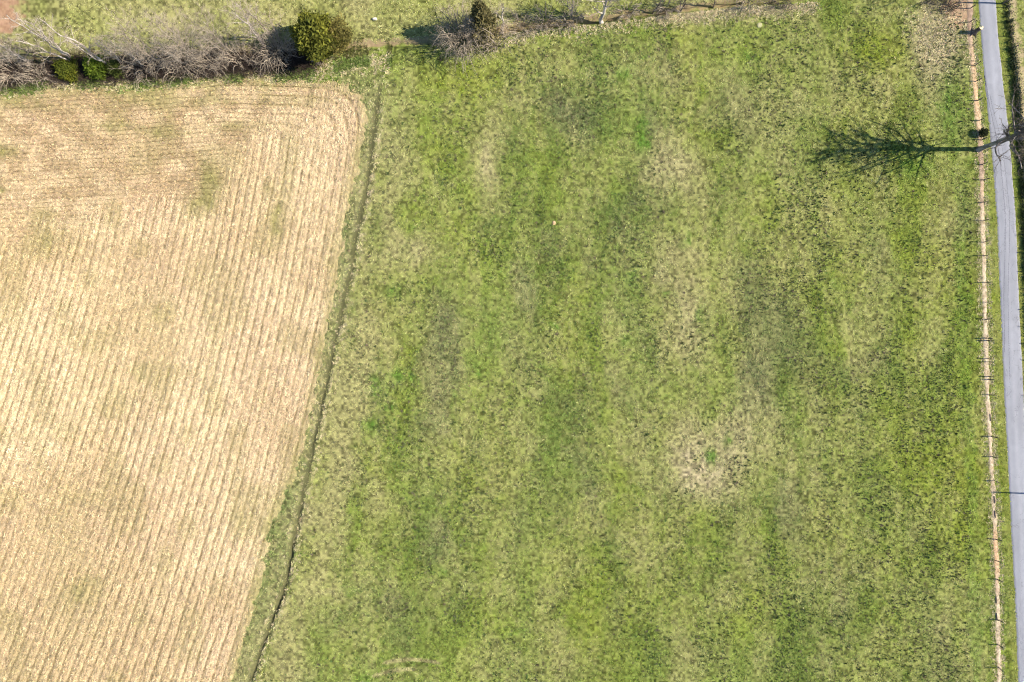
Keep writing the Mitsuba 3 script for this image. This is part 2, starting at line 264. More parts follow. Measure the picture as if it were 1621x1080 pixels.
# ------------------------------------------------------------------ road, its seams, the killed strip under the fence
def ribbon(vs, left, right, nu, zfun):
    vs = np.asarray(vs, float); L, R = left(vs), right(vs)
    t = np.linspace(0, 1, nu)
    U = L[:, None] + (R - L)[:, None] * t; V = np.repeat(vs[:, None], nu, 1)
    x, y = X(U), Y(V)
    return trimesh.Trimesh(np.stack([x.ravel(), y.ravel(), zfun(x, y, np.broadcast_to(t, x.shape), V).ravel()], 1), grid_faces(len(vs), nu)[:, ::-1], process=False)
nl, nr, ns = (lambda f: (lambda q: npf(f, q)))(road_l), (lambda f: (lambda q: npf(f, q)))(road_r), (lambda f: (lambda q: npf(f, q)))(strip_u)
wig = lambda q, k: 1.6 * (meshkit.fbm(np.stack([q * 0.05, q * 0 + k, q * 0], -1)) - 0.5) + 0.8 * (meshkit.noise(np.stack([q * 0.3, q * 0 + k, q * 0], -1)) - 0.5)
vs = np.concatenate([np.arange(-5200, -300, 300.0), np.arange(-300, 1400, 3.0), np.arange(1400, 6000, 300.0)])
road_z = lambda x, y, t, V: H(x, y) + 0.06 + 0.05 * (1 - (2 * t - 1) ** 2) - 0.10 * (np.abs(2 * t - 1) > 0.985)
road_mesh = ribbon(vs, lambda q: nl(q) + wig(q, 1), lambda q: nr(q) + wig(q, 5), 17, road_z)
def road_tex(p, n, uv):
    u, v = uv_of(p.x, p.y)
    t = (u - road_l(v)) / (road_r(v) - road_l(v))
    k = 0.94 + 0.05 * noise(p.x * 0.9, p.y * 0.25, 1.0) + 0.05 * noise(p.x * 6.0, p.y * 6.0, 2.0) + 0.06 * (noise(p.x * 2.5, p.y * 0.12, 4.0) - 0.5)
    wheel = dr.exp(-dr.square((t - 0.27) / 0.10)) + dr.exp(-dr.square((t - 0.76) / 0.10))
    c = mikit.mix((.212, .236, .290), (.256, .283, .342), dr.clip(0.35 + 0.5 * dr.exp(-dr.square((t - 0.5) / 0.1)) - 0.25 * wheel + 0.5 * (noise(p.x * 0.5, p.y * 0.06, 3.0) - 0.5), 0, 1))
    c = c * (1.0 + 0.14 * (noise(p.x * 0.45, p.y * 0.16, 8.0) - 0.5) + 0.12 * (noise(p.x * 1.6, p.y * 1.1, 9.0) - 0.5))
    cr = dr.abs(noise(p.x * 0.8, p.y * 0.35, 11.0) + 0.3 * noise(p.x * 3.0, p.y * 2.0, 12.0) - 0.65)
    c = mikit.mix(c, (.13, .135, .16), 0.5 * smoothstep(0.022, 0.006, cr) * smoothstep(0.45, 0.6, noise(p.x * 0.1, p.y * 0.06, 14.0)))
    c = mikit.mix(c, (.26, .25, .19), smoothstep(0.09, 0.0, dr.minimum(t, 1 - t) + 0.03 * noise(p.x * 3, p.y * 1.0)) * 0.6)
    return c * k
scene['m_road'] = {'type': 'principled', 'base_color': tex(road_tex), 'roughness': 0.75, 'specular': 0.3}
add('road', road_mesh, 'm_road', kind='structure', smooth=True)
def fracline(pts):
    a = np.array(pts, float)
    return lambda q: np.interp(q, a[:, 0], a[:, 1])
scene['m_seam'] = {'type': 'diffuse', 'reflectance': {'type': 'rgb', 'value': [.15, .16, .20]}}
for fr, w, v0, v1 in ((fracline([(120, .05), (170, .14), (215, .30), (250, .37), (280, .41), (330, .44), (400, .34), (470, .19), (560, .12)]), .035, 120, 560),
                      (fracline([(120, .14), (170, .26), (215, .50), (250, .58), (280, .62), (330, .66), (400, .55), (470, .40), (560, .33), (620, .30)]), .025, 150, 610)):
    q = np.arange(v0, v1, 2.5)
    P_ = lambda o: (lambda z: nl(z) + (nr(z) - nl(z)) * (fr(z) + o * (0.6 + 0.8 * meshkit.noise(np.stack([z * .07, z * 0 + w * 99, z * 0], -1)))))
    add('road__tar_seam', ribbon(q, P_(-w / 2), P_(w / 2), 2, lambda x, y, t, V: H(x, y) + 0.066 + 0.05 * (1 - (2 * ((x / S + 810.5 - nl(V)) / (nr(V) - nl(V))) - 1) ** 2)), 'm_seam')
def strip_tex(p, n, uv):
    u, v = uv_of(p.x, p.y)
    k = noise(p.x * 2.2, p.y * 2.2, 1.0); k2 = noise(p.x * 5.5, p.y * 5.5, 2.0)
    c = mikit.mix((.30, .25, .16), (.60, .52, .41), dr.clip(k * 0.9 + k2 * 0.8 - 0.3, 0, 1))
    side = dr.abs(u - strip_u(v))
    c = mikit.mix(c, (.27, .28, .12), smoothstep(2.2, 6.0, side + 4.0 * (k - 0.5) + 3.0 * (k2 - 0.5)) * 0.8)
    o = gauss(u, v, [(1545, 140, 30, 75, .9), (1574, 885, 20, 32, 1.0), (1577, 850, 20, 20, .6), (1552, 298, 20, 10, .6)])
    c = mikit.mix(c, mikit.mix((.40, .25, .13), (.62, .43, .27), k2), dr.clip(o, 0, 1) * 0.7 * smoothstep(6.0, 3.0, side))
    d = gauss(u, v, [(1550, 255, 30, 40, 1.0), (1536, 30, 30, 45, 1.0), (1554, 322, 20, 9, .8), (1577, 930, 20, 20, .35)])
    return mikit.mix(c, mikit.mix((.20, .14, .11), (.34, .25, .20), k), dr.clip(d, 0, 1) * 0.8)
scene['m_strip'] = {'type': 'twosided', 'bsdf': {'type': 'diffuse', 'reflectance': tex(strip_tex)}}
q = np.arange(-40, 1260, 2.0)
sw = lambda z: np.interp(z, [-40, 0, 60, 120, 300, 600, 1100], [8, 8, 6, 6.5, 5.0, 5.0, 5.2]) * (0.8 + 0.4 * meshkit.noise(np.stack([z * .04, z * 0, z * 0], -1)) + .5 * (meshkit.noise(np.stack([z * .13, z * 0 + 3, z * 0], -1)) - .5))
add('dirt_strip', ribbon(q, lambda z: ns(z) - sw(z) + 2 * wig(z, 8), lambda z: ns(z) + sw(z) + 2 * wig(z, 12), 9,
    lambda x, y, t, V: H(x, y) + 0.05 - 0.13 * np.abs(2 * t - 1) ** 3 + 0.03 * (meshkit.noise(np.stack([x * 2, y * 2, x * 0], -1)) - .5)), 'm_strip', kind='structure', smooth=True)

# ------------------------------------------------------------------ grass: one sward of tufts, and weeds
def blades(pos, n, length, width, tilt, rng, col, jit=0.18, base=0.5, hue=0.06):
    """n single-triangle blades from each pos (k,3); length, width (k,); tilt (lo, hi) from upright; returns vertices and colours"""
    k = len(pos)
    az = rng.uniform(0, 2 * np.pi, (k, n)); ti = np.radians(rng.uniform(tilt[0], tilt[1], (k, n)))
    L = length[:, None] * rng.uniform(0.6, 1.25, (k, n)); W = width[:, None] * rng.uniform(0.7, 1.3, (k, n))
    d = np.stack([np.cos(az) * np.sin(ti), np.sin(az) * np.sin(ti), np.cos(ti)], -1)
    s = np.stack([-np.sin(az), np.cos(az), np.zeros_like(az)], -1)
    o = pos[:, None] + np.stack([np.cos(az), np.sin(az), np.zeros_like(az)], -1) * (base * width[:, None] * rng.uniform(0, 1, (k, n)))[..., None]
    a, b, c = o - s * W[..., None] / 2, o + s * W[..., None] / 2, o + d * L[..., None]
    v = np.stack([a, b, c], 2).reshape(-1, 3)
    cc = np.repeat(col[:, None], n, 1) * (1 + jit * rng.standard_normal((k, n, 1))) + hue * rng.standard_normal((k, n, 3)) * col[:, None].mean(-1, keepdims=True)
    return v, np.clip(np.repeat(cc.reshape(-1, 3), 3, 0), 0.01, 0.9)
def soup(parts):
    v = np.vstack([p[0] for p in parts]); c = np.vstack([p[1] for p in parts])
    return trimesh.Trimesh(v, np.arange(len(v)).reshape(-1, 3), process=False), c
rng = np.random.default_rng(5)
def smoothstep_np(a, b, q):
    t = np.clip((q - a) / (b - a), 0, 1); return t * t * (3 - 2 * t)
def free_of_stubble(x, y, lim=0.25): return ~((npf(stub_mask, x, y) > lim) & (x < -20))
def on_road(u, v, pad=0.0): return (u > nl(v) - pad) & (u < nr(v) + pad)
N = 450_000
x, y = rng.uniform(-72, 85, N), rng.uniform(-57, 57, N)
u, v = uv_of(x, y)
keep = ~((npf(stub_mask, x, y) > rng.uniform(-.1, 1.3, N)) & (x < -20)) & ~on_road(u, v, rng.uniform(-2.2, 0.8, N))
bare = np.abs(u - ns(v)) < sw(v) * rng.uniform(0.0, 1.25, N)
bank = (np.abs(npf(bank_v, u) - v + 5) < 5.5 * rng.uniform(0.2, 1.2, N)) & (u > 540) & (u < 1260)
wood = (np.abs(npf(bank_v, u) - v) < 24 * rng.uniform(0.3, 1.0, N)) & (u < 520)
patch = (((u - 2) / 34) ** 2 + ((v - 22) / 42) ** 2 < rng.uniform(0.5, 1.1, N)) | (((u - 1520) / 30) ** 2 + ((v - 12) / 34) ** 2 < rng.uniform(0.2, 1.2, N))
gap = npf(lambda a, b: noise(a * 2.1, b * 2.1, 90.0) * 0.7 + noise(a * 0.9, b * 0.9, 91.0) * 0.3, x, y)
keep &= ~((np.abs(u - npf(ditch_u, v)) < rng.uniform(0, 4.5, N)) & (v > 120))
keep &= ~bare & ~bank & ~wood & ~patch & (gap + rng.uniform(-.08, .08, N) > 0.37)
x, y, u, v = x[keep], y[keep], u[keep], v[keep]
dry, dark, yel, lush, grey = npf(sward, x, y)
k = len(x)
col = npf(sward_colour, x, y)
straw = rng.uniform(size=k) < np.clip(dry * 0.75 - 0.12, 0, 1) * (1 - lush)
col = np.where(straw[:, None], np.array([.47, .48, .24]) * rng.uniform(0.75, 1.25, (k, 1)), col)
col = np.where((~straw & (rng.uniform(size=k) < 0.15 + 0.3 * dark))[:, None], col * np.array([.62, .75, .7]), col)
col = col * rng.uniform(.72, 1.32, (k, 1)) * (0.82 + .36 * npf(lambda a, b: noise(a * 1.6, b * 1.6, 92.0), x, y))[:, None]
size = (0.75 + 0.5 * rng.uniform(size=k)) * (0.85 + 0.35 * dark + 0.25 * lush - 0.15 * dry)
pos = np.stack([x, y, H(x, y) - 0.02 + 0.05 * on_road(*uv_of(x, y))], 1)
parts = [blades(pos, 4, 0.185 * size, 0.112 * size, (30, 78), rng, col)]
mesh, c = soup(parts)
add('pasture_grass', mesh, 'm_grass', label='green and straw-coloured grass tufts covering the pasture', cat='grass', kind='stuff', color=c)
# weeds: darker, taller clumps that throw the dark specks
N = 190_000
x, y = rng.uniform(-48, 74, N), rng.uniform(-57, 54, N); u, v = uv_of(x, y)
dry, dark, yel, lush, grey = npf(sward, x, y)
cl = npf(lambda a, b: noise(a * 0.30, b * 0.14, 95.0) * 0.65 + noise(a * 1.0, b * 0.6, 96.0) * 0.35, x, y)
keep = (rng.uniform(size=N) < np.clip(1.2 * (cl - 0.415) + 0.35 * dark - 0.22 * dry + 0.13 * smoothstep_np(1050, 1250, uv_of(x, y)[0]) - 0.1 * lush, 0.02, .8)) & free_of_stubble(x, y, -0.5) & (v > npf(bank_v, u) + 8) & (u > npf(ditch_u, v) + 14) & (u < ns(v) - 14)
x, y, dry, dark, grey = x[keep], y[keep], dry[keep], dark[keep], grey[keep]; k = len(x)
col = np.array([.060, .105, .036]) * rng.uniform(0.6, 1.5, (k, 1)); col = np.where((rng.uniform(size=k) < 0.25)[:, None], np.array([.15, .17, .10]), col); col = np.where((rng.uniform(size=k) < 0.15 + 0.3 * grey)[:, None], np.array([.16, .13, .11]), col)
sz = rng.uniform(0.40, 1.0, k) * np.where(rng.uniform(size=k) < .12, 1.5, 1)
mesh, c = soup([blades(np.stack([x, y, H(x, y) - .02], 1), 8, 0.235 * sz, 0.13 * sz, (3, 62), rng, col, base=.6)])
add('pasture_weeds', mesh, 'm_grass', label='dark green broad-leaved weed clumps scattered through the pasture', cat='weeds', kind='stuff', color=c)
# taller dry grass: north-east corner, ditch banks, bank of the northern boundary
px, py = [], []
def scatter(n, fu, fv): px.append(X(fu)); py.append(Y(fv))
g = rng.standard_normal
n = 900; scatter(n, 1482 + 19 * g(n), 58 + 30 * g(n))
n = 200; scatter(n, 1506 + 14 * g(n), 30 + 24 * g(n))
vv = rng.uniform(110, 1090, 1100); scatter(0, npf(ditch_u, vv) + np.where(rng.uniform(size=1100) < .75, 9 + 4 * g(1100), -7 + 2.5 * g(1100)), vv)
vv = rng.uniform(30, 1090, 2600); scatter(0, ns(vv) + np.where(rng.uniform(size=2600) < .5, 6, -6) + 3 * g(2600), vv)
uu = np.where(rng.uniform(size=2200) < .5, rng.uniform(780, 1300, 2200), rng.uniform(1040, 1290, 2200)); scatter(0, uu, npf(bank_v, uu) + 6 + 9 * np.abs(g(2200)))
uu = rng.uniform(0, 620, 2600); scatter(0, uu, npf(bank_v, uu) + 26 + 9 * g(2600))
x, y = np.concatenate(px), np.concatenate(py); k = len(x); sz = rng.uniform(.6, 1.2, k)
col = np.array([.60, .54, .36]) * rng.uniform(.6, 1.25, (k, 1)); col = np.where((rng.uniform(size=k) < .18)[:, None], np.array([.17, .20, .06]), col)
mesh, c = soup([blades(np.stack([x, y, H(x, y) - .02], 1), 8, np.where(y > Y(140), .30, .26) * sz, .09 * sz, (30, 80), rng, col, base=1.5)])
add('dry_grass', mesh, 'm_grass', label='tall straw-coloured dead grass on the ditch banks and field corner', cat='dry grass', kind='stuff', color=c)

# ------------------------------------------------------------------ straw litter and stalk stubs of the stubble field
N = 330_000
x, y = rng.uniform(-86, -21, N), rng.uniform(-57, 44, N)
m = npf(stub_mask, x, y); r = npf(ridge, x, y); w = npf(weedy, x, y)
keep = (m > 0.1 - 1.6 * rng.uniform(0, 1, N) ** 2) & (rng.uniform(size=N) < (0.55 + 0.45 * r[0]) * (0.35 + 1.3 * npf(lambda a, b: noise(a * 2.0, b * 2.0, 82.0), x, y))) & (rng.uniform(size=N) > 0.8 * w)
x, y = x[keep], y[keep]; k = len(x)
z = np.maximum(npf(stub_h, x, y), H(x, y) + .02 - npf(under_stubble, x, y)) + rng.uniform(0.02, 0.12, k)
p1, p2, hl = npf(rows, x, y)
az = np.where(rng.uniform(size=k) < .7, rng.uniform(0, np.pi, k), np.where(hl > .5, 0.12, np.pi / 2 - .25) + .35 * g(k)); ti = .28 * g(k)
L = rng.uniform(.12, .42, k); W = rng.uniform(.03, .075, k)
d = np.stack([np.cos(az) * np.cos(ti), np.sin(az) * np.cos(ti), np.sin(ti)], 1); s = np.stack([-np.sin(az), np.cos(az), .5 * g(k)], 1)
o = np.stack([x, y, z], 1)
v = np.stack([o - d * L[:, None] / 2 - s * W[:, None] / 2, o + d * L[:, None] / 2 - s * W[:, None] / 2, o + d * L[:, None] / 2 + s * W[:, None] / 2, o - d * L[:, None] / 2 + s * W[:, None] / 2], 1).reshape(-1, 3)
i4 = np.arange(k)[:, None] * 4
f = np.vstack([i4 + [0, 1, 2], i4 + [0, 2, 3]])
col = npf(stub_colour, x, y) * (1.06 + .24 * g((k, 1))) * (.72 + .56 * npf(lambda a, b: noise(a * 1.7, b * 1.7, 81.0), x, y))[:, None] + .02 * g((k, 3))
parts_v, parts_c = [v], [np.clip(np.repeat(col, 4, 0), .05, .82)]
add('straw_litter', trimesh.Trimesh(v, f, process=False), 'm_straw', label='pale straw litter strewn along the crop rows of the stubble field', cat='straw', kind='stuff', color=parts_c[0])
N = 60_000
x, y = rng.uniform(-86, -21, N), rng.uniform(-57, 43, N)
p1, p2, hl = npf(rows, x, y); ph = np.where(hl > .5, p2, p1) * 2
off = (ph - np.round(ph)) * .74
x = np.where(hl > .5, x, x + off); y = np.where(hl > .5, y + off, y)
keep = npf(stub_mask, x, y) > .4; x, y = x[keep], y[keep]; k = len(x)
col = npf(stub_colour, x, y) * rng.uniform(.6, 1.2, (k, 1))
mesh, c = soup([blades(np.stack([x, y, npf(stub_h, x, y)], 1), 4, np.full(k, .27), np.full(k, .06), (0, 35), rng, col, base=.3)])
add('crop_stubble', mesh, 'm_straw', label='short cut stalks standing in rows across the tan field', cat='stubble', kind='stuff', color=c)
# ------------------------------------------------------------------ builders for woody things
def tubes(P, R, sides):
    """(B, n, 3) polylines with radii (B, n) as one mesh"""
    B, n, _ = P.shape
    t = np.gradient(P, axis=1); t /= np.linalg.norm(t, axis=2, keepdims=True) + 1e-9
    ref = np.where(np.abs(t[..., 2:]) < 0.9, [0, 0, 1.0], [1.0, 0, 0])
    a = np.cross(t, ref); a /= np.linalg.norm(a, axis=2, keepdims=True) + 1e-9
    b = np.cross(t, a); th = np.arange(sides) * 2 * np.pi / sides
    v = P[:, :, None] + R[:, :, None, None] * (np.cos(th)[:, None] * a[:, :, None] + np.sin(th)[:, None] * b[:, :, None])
    i, j = np.meshgrid(np.arange(n - 1), np.arange(sides), indexing='ij')
    q = np.stack([i * sides + j, i * sides + (j + 1) % sides, (i + 1) * sides + (j + 1) % sides, (i + 1) * sides + j], -1).reshape(-1, 4)
    q = np.vstack([q[:, [0, 1, 2]], q[:, [0, 2, 3]]])
    f = (q[None] + (np.arange(B) * n * sides)[:, None, None]).reshape(-1, 3)
    return trimesh.Trimesh(v.reshape(-1, 3), f, process=False)
def unit(a): return a / (np.linalg.norm(a, axis=-1, keepdims=True) + 1e-9)
def stem(rng, base, top, n, r0, r1, wig=0.05, flare=1.35):
    t = np.linspace(0, 1, n)[:, None]
    P = base + (top - base) * t
    w = np.cumsum(rng.standard_normal((n, 3)), 0) * wig; w -= w[0]; w[:, 2] *= .2
    P = P + w * np.linalg.norm(top - base) / n * 3
    R = r0 + (r1 - r0) * t[:, 0] ** 0.85; R[0] *= flare
    return P[None], R[None]
def shoots(rng, P, R, count, t0, t1, ang, length, n, up=0.0, wig=0.12, rs=0.6, rmin=0.012, sag=0.0, tpow=1.0):
    """count side shoots on every polyline; length(t, parent length) in metres"""
    B, m, _ = P.shape
    t = t0 + (t1 - t0) * ((np.arange(count)[None] + rng.uniform(0, 1, (B, count))) / count) ** tpow
    plen = np.linalg.norm(np.diff(P, axis=1), axis=2).sum(1)[:, None]
    s = t * (m - 1); i = np.minimum(s.astype(int), m - 2); f = (s - i)[..., None]
    bi = np.arange(B)[:, None]
    o = P[bi, i] * (1 - f) + P[bi, i + 1] * f; r = R[bi, i] * (1 - f[..., 0]) + R[bi, i + 1] * f[..., 0]
    tan = unit(P[bi, i + 1] - P[bi, i])
    ref = unit(np.cross(tan, unit(rng.standard_normal((B, 1, 3)))))
    az = np.arange(count)[None] * 2.4 + rng.uniform(0, 6.28, (B, 1)) + rng.uniform(-.5, .5, (B, count))
    a = ref; b = np.cross(tan, a)
    perp = np.cos(az)[..., None] * a + np.sin(az)[..., None] * b
    an = np.radians(rng.uniform(ang[0], ang[1], (B, count)))[..., None]
    d = unit(tan * np.cos(an) + perp * np.sin(an))
    L = length(t, np.broadcast_to(plen, t.shape)) * rng.uniform(.7, 1.25, t.shape)
    pts = [o]; step = (L / (n - 1))[..., None]
    for k in range(n - 1):
        pts.append(pts[-1] + d * step)
        d = unit(d + wig * rng.standard_normal(d.shape) + np.array([0, 0, up - sag * k]))
    Q = np.stack(pts, 2).reshape(-1, n, 3)
    rr = np.maximum(r * rs, rmin).reshape(-1, 1)
    return Q, np.maximum(rr * np.linspace(1, .25, n)[None], rmin * .7)
cat = trimesh.util.concatenate
def bark_tex(dark, pale, sc=1.0):
    def f(p, n, uv):
        k = fbm(p.x * 3.0 * sc, p.y * 3.0 * sc, p.z * 0.9 * sc, octaves=2)
        return mikit.mix(dark, pale, smoothstep(0.25, 0.75, k))
    return tex(f)
scene['m_bark_pale'] = {'type': 'diffuse', 'reflectance': bark_tex((.30, .27, .245), (.56, .525, .48))}
scene['m_bark_grey'] = {'type': 'diffuse', 'reflectance': bark_tex((.19, .165, .14), (.40, .36, .31))}
scene['m_bark_dark'] = {'type': 'diffuse', 'reflectance': bark_tex((.085, .072, .064), (.20, .175, .155))}
scene['m_bark_road'] = {'type': 'diffuse', 'reflectance': bark_tex((.15, .135, .13), (.36, .33, .32))}
scene['m_twig'] = {'type': 'diffuse', 'reflectance': {'type': 'rgb', 'value': [.37, .325, .265]}}
scene['m_twig_dark'] = {'type': 'diffuse', 'reflectance': {'type': 'rgb', 'value': [.15, .125, .11]}}
scene['m_cane'] = {'type': 'diffuse', 'reflectance': bark_tex((.24, .205, .165), (.53, .47, .385), 2.0)}
scene['m_leaf'] = {'type': 'principledthin', 'base_color': VC, 'roughness': .6, 'diff_trans': .5, 'spec_trans': 0.0}

def bare_tree(u, v, h, label, lean=(0, 0), r0=.16, bark='m_bark_pale', twig='m_twig', seed=1, spread=.34, first=.22, nlimb=14, dense=1.0, fork=0, group=None):
    """leafless tree: trunk, limbs, twigs; fork = number of extra stems from the root"""
    rng = np.random.default_rng(seed)
    key = name('bare_tree'); b = ground_at(u, v); b[2] -= .15
    stems = []
    for s in range(fork + 1):
        off = np.array([0, 0, 0.]) if s == 0 else np.append(rng.uniform(-1, 1, 2) * .14 * h, -rng.uniform(.05, .3) * h)
        r0_ = r0 * 1.3
        stems.append(stem(rng, b + (0 if s == 0 else np.append(.25 * unit(off[:2]), 0)), b + [lean[0], lean[1], h] + off, 14, r0_ * (1 if s == 0 else .7), .05, .05))
    TP, TR = np.concatenate([q[0] for q in stems]), np.concatenate([q[1] for q in stems])
    LP, LR = shoots(rng, TP, TR, nlimb, first, .97, (28, 58), lambda t, L: spread * L * (1.15 - .75 * t), 7, up=.10, wig=.13, rs=.5, rmin=.022)
    AP, AR = shoots(rng, LP, LR, int(6 * dense + .5), .2, .98, (25, 60), lambda t, L: .48 * L * (1.15 - .5 * t), 5, up=.06, wig=.16, rs=.55, rmin=.018)
    BP, BR = shoots(rng, AP, AR, int(3 * dense + .5), .15, 1.0, (20, 60), lambda t, L: .5 * L * (1.1 - .4 * t) + .12, 4, up=.05, wig=.18, rs=.6, rmin=.010)
    for q in range(len(TP)): add(key + '__trunk', tubes(TP[q:q + 1], TR[q:q + 1], 9), bark, smooth=True)
    for q in range(len(LP)): add(key + '__limb', tubes(LP[q:q + 1], LR[q:q + 1], 6), bark, smooth=True)
    add(key + '__twigs', cat([tubes(AP, AR, 4), tubes(BP, BR, 3)]), twig, kind='stuff')
    tag(key, label, 'tree', group)
    return key

def leaf_cloud(rng, centres, outward, per, size, spread, col, jit=.22):
    """leaf sprays: per triangles about every centre, pointing mostly outward"""
    k = len(centres)
    o = centres[:, None] + rng.standard_normal((k, per, 3)) * spread
    d = unit(outward[:, None] + .9 * rng.standard_normal((k, per, 3)))
    s = unit(np.cross(d, rng.standard_normal((k, per, 3))))
    L = size * rng.uniform(.6, 1.4, (k, per, 1))
    v = np.stack([o - s * L * .32, o + s * L * .32, o + d * L], 2).reshape(-1, 3)
    c = np.repeat(col[:, None], per, 1) * (1 + jit * rng.standard_normal((k, per, 1)))
    return v, np.clip(np.repeat(c.reshape(-1, 3), 3, 0), .008, .8)
def crown_points(rng, k, radius, h, z0, shape):
    """points through the outer part of a crown of the given outline, lumpy"""
    t = rng.uniform(0, 1, k) ** (.8 if shape == 'cone' else 1.0)
    az = rng.uniform(0, 6.283, k)
    prof = {'cone': (1 - t) ** .75 * np.minimum(1, .55 + 3 * t), 'round': np.sqrt(np.clip(1 - (2 * t - 1) ** 2, 0, 1)) * .95 + .08, 'mound': np.sqrt(np.clip(1 - t ** 2, 0, 1))}[shape]
    lump = .42 + 1.05 * meshkit.noise(np.stack([np.cos(az) * 2.3 + 7, np.sin(az) * 2.3, t * 3.2 + radius * 3.7], -1))
    rr = radius * prof * lump * np.sqrt(rng.uniform(.28, 1, k))
    P = np.stack([np.cos(az) * rr, np.sin(az) * rr, z0 + t * (h - z0)], 1)
    out = unit(np.stack([np.cos(az), np.sin(az), .5 + 1.0 * t], 1))
    return P, out
def evergreen(kind, cat_, u, v, h, radius, label, col, col2, shape='round', clumps=800, seed=1, z0=.4, size=.34, per=20, trunk=.14, group=None):
    rng = np.random.default_rng(seed)
    key = name(kind); b = ground_at(u, v); b[2] -= .1
    P, out = crown_points(rng, clumps, radius, h, z0, shape)
    mixk = np.clip(meshkit.noise(P * .55 + seed)[:, None] * 1.6 - .3 + .25 * rng.standard_normal((clumps, 1)), 0, 1)
    c = np.array(col) * (1 - mixk) + np.array(col2) * mixk
    lv, lc = leaf_cloud(rng, P + b, out, per, size, size * .75, c)
    TP, TR = stem(rng, b, b + [0, 0, h * .93], 8, trunk, .03, .03)
    LP, LR = shoots(rng, TP, TR, 16, .1, .95, (50, 80), lambda t, L: radius * (1.0 - .55 * t), 5, up=.12, rs=.4, rmin=.02)
    add(key + '__trunk', tubes(TP, TR, 8), 'm_bark_dark', smooth=True)
    add(key + '__limbs', tubes(LP, LR, 5), 'm_bark_dark', smooth=True, kind='stuff')
    add(key + '__crown', trimesh.Trimesh(lv, np.arange(len(lv)).reshape(-1, 3), process=False), 'm_leaf', color=lc)
    tag(key, label, cat_, group)
    return key
def bare_shrub(u, v, h, radius, label, canes=60, arch=1.0, seed=1, mat='m_cane', group=None, squash=(1, 1), kind='bare_shrub'):
    """mound of arching leafless canes with side twigs"""
    rng = np.random.default_rng(seed)
    key = name(kind); b = ground_at(u, v)
    az = rng.uniform(0, 6.283, canes); n = 9
    rt = .55 * radius * np.sqrt(rng.uniform(0, 1, canes)); reach = radius * rng.uniform(.15, .95, canes); hh = h * rng.uniform(.35, 1.15, canes)
    t = np.linspace(0, 1, n)[None]
    hor = rt[:, None] + reach[:, None] * (t ** 1.35); ver = hh[:, None] * (np.sin(t * np.pi * (.5 + .28 * arch * rng.uniform(.4, 1.2, (canes, 1)))))
    P = np.stack([np.cos(az)[:, None] * hor * squash[0], np.sin(az)[:, None] * hor * squash[1], ver], -1) + b + [0, 0, -.05]
    P += np.cumsum(rng.standard_normal(P.shape) * .05 * radius / 2, 1) * np.array([1, 1, .4])
    R = np.linspace(1, .4, n)[None] * rng.uniform(.025, .062, (canes, 1))
    AP, AR = shoots(rng, P, R, 4, .2, .98, (20, 65), lambda t, L: .34 * L * (1.1 - .6 * t), 5, up=.03, wig=.2, rs=.55, rmin=.010, sag=.03)
    BP, BR = shoots(rng, AP, AR, 2, .2, .95, (25, 70), lambda t, L: .5 * L, 3, wig=.2, rs=.6, rmin=.010)
    add(key + '__canes', tubes(P, R, 5), mat, smooth=True, kind='stuff')
    add(key + '__twigs', cat([tubes(AP, AR, 3), tubes(BP, BR, 3)]), 'm_twig' if mat == 'm_cane' else 'm_twig_dark', kind='stuff')
    tag(key, label, 'shrub', group)
    return key

# ------------------------------------------------------------------ the big tree beside the road
rng = np.random.default_rng(77)
key = name('roadside_tree'); b = ground_at(1549, 237); b[2] -= .2
Hh = 21.5
TP, TR = stem(rng, b, b + [.5, -1.1, Hh], 22, .39, .05, .02, flare=1.4)
F1, F2 = stem(rng, TP[0, 3] + 0, TP[0, 3] + [1.4, -1.2, Hh * .62], 14, .24, .05, .06, flare=1.0)
F3, F4 = stem(rng, TP[0, 7] + 0, TP[0, 7] + [-1.3, 1.3, Hh * .50], 14, .20, .05, .06, flare=1.0)
LP, LR = shoots(rng, TP, TR, 44, .27, .98, (40, 76), lambda t, L: .43 * L * (1.10 - .78 * t), 8, up=.05, wig=.12, rs=.62, rmin=.105)
L2, R2 = shoots(rng, np.concatenate([F1, F3]), np.concatenate([F2, F4]), 14, .2, .97, (28, 58), lambda t, L: .32 * L * (1.1 - .7 * t), 8, up=.1, wig=.12, rs=.5, rmin=.05)
LP, LR = np.concatenate([LP, L2]), np.concatenate([LR, R2])
AP, AR = shoots(rng, LP, LR, 5, .2, .98, (25, 62), lambda t, L: .45 * L * (1.15 - .5 * t), 6, up=.07, wig=.15, rs=.6, rmin=.045)
BP, BR = shoots(rng, AP, AR, 4, .2, 1.0, (22, 60), lambda t, L: .48 * L + .15, 4, up=.05, wig=.18, rs=.6, rmin=.026)
add(key + '__trunk', tubes(TP, TR, 12), 'm_bark_road', smooth=True)
for a_, r_, n_ in ((F1, F2, 9), (F3, F4, 9), (LP, LR, 7)):
    for q in range(len(a_)): add(key + '__limb', tubes(a_[q:q + 1], r_[q:q + 1], n_), 'm_bark_road', smooth=True)
add(key + '__twigs', cat([tubes(AP, AR, 4), tubes(BP, BR, 3)]), 'm_twig_dark', kind='stuff')
tag(key, 'tall leafless dark tree beside the road, throwing a long branching shadow over the pasture', 'tree')

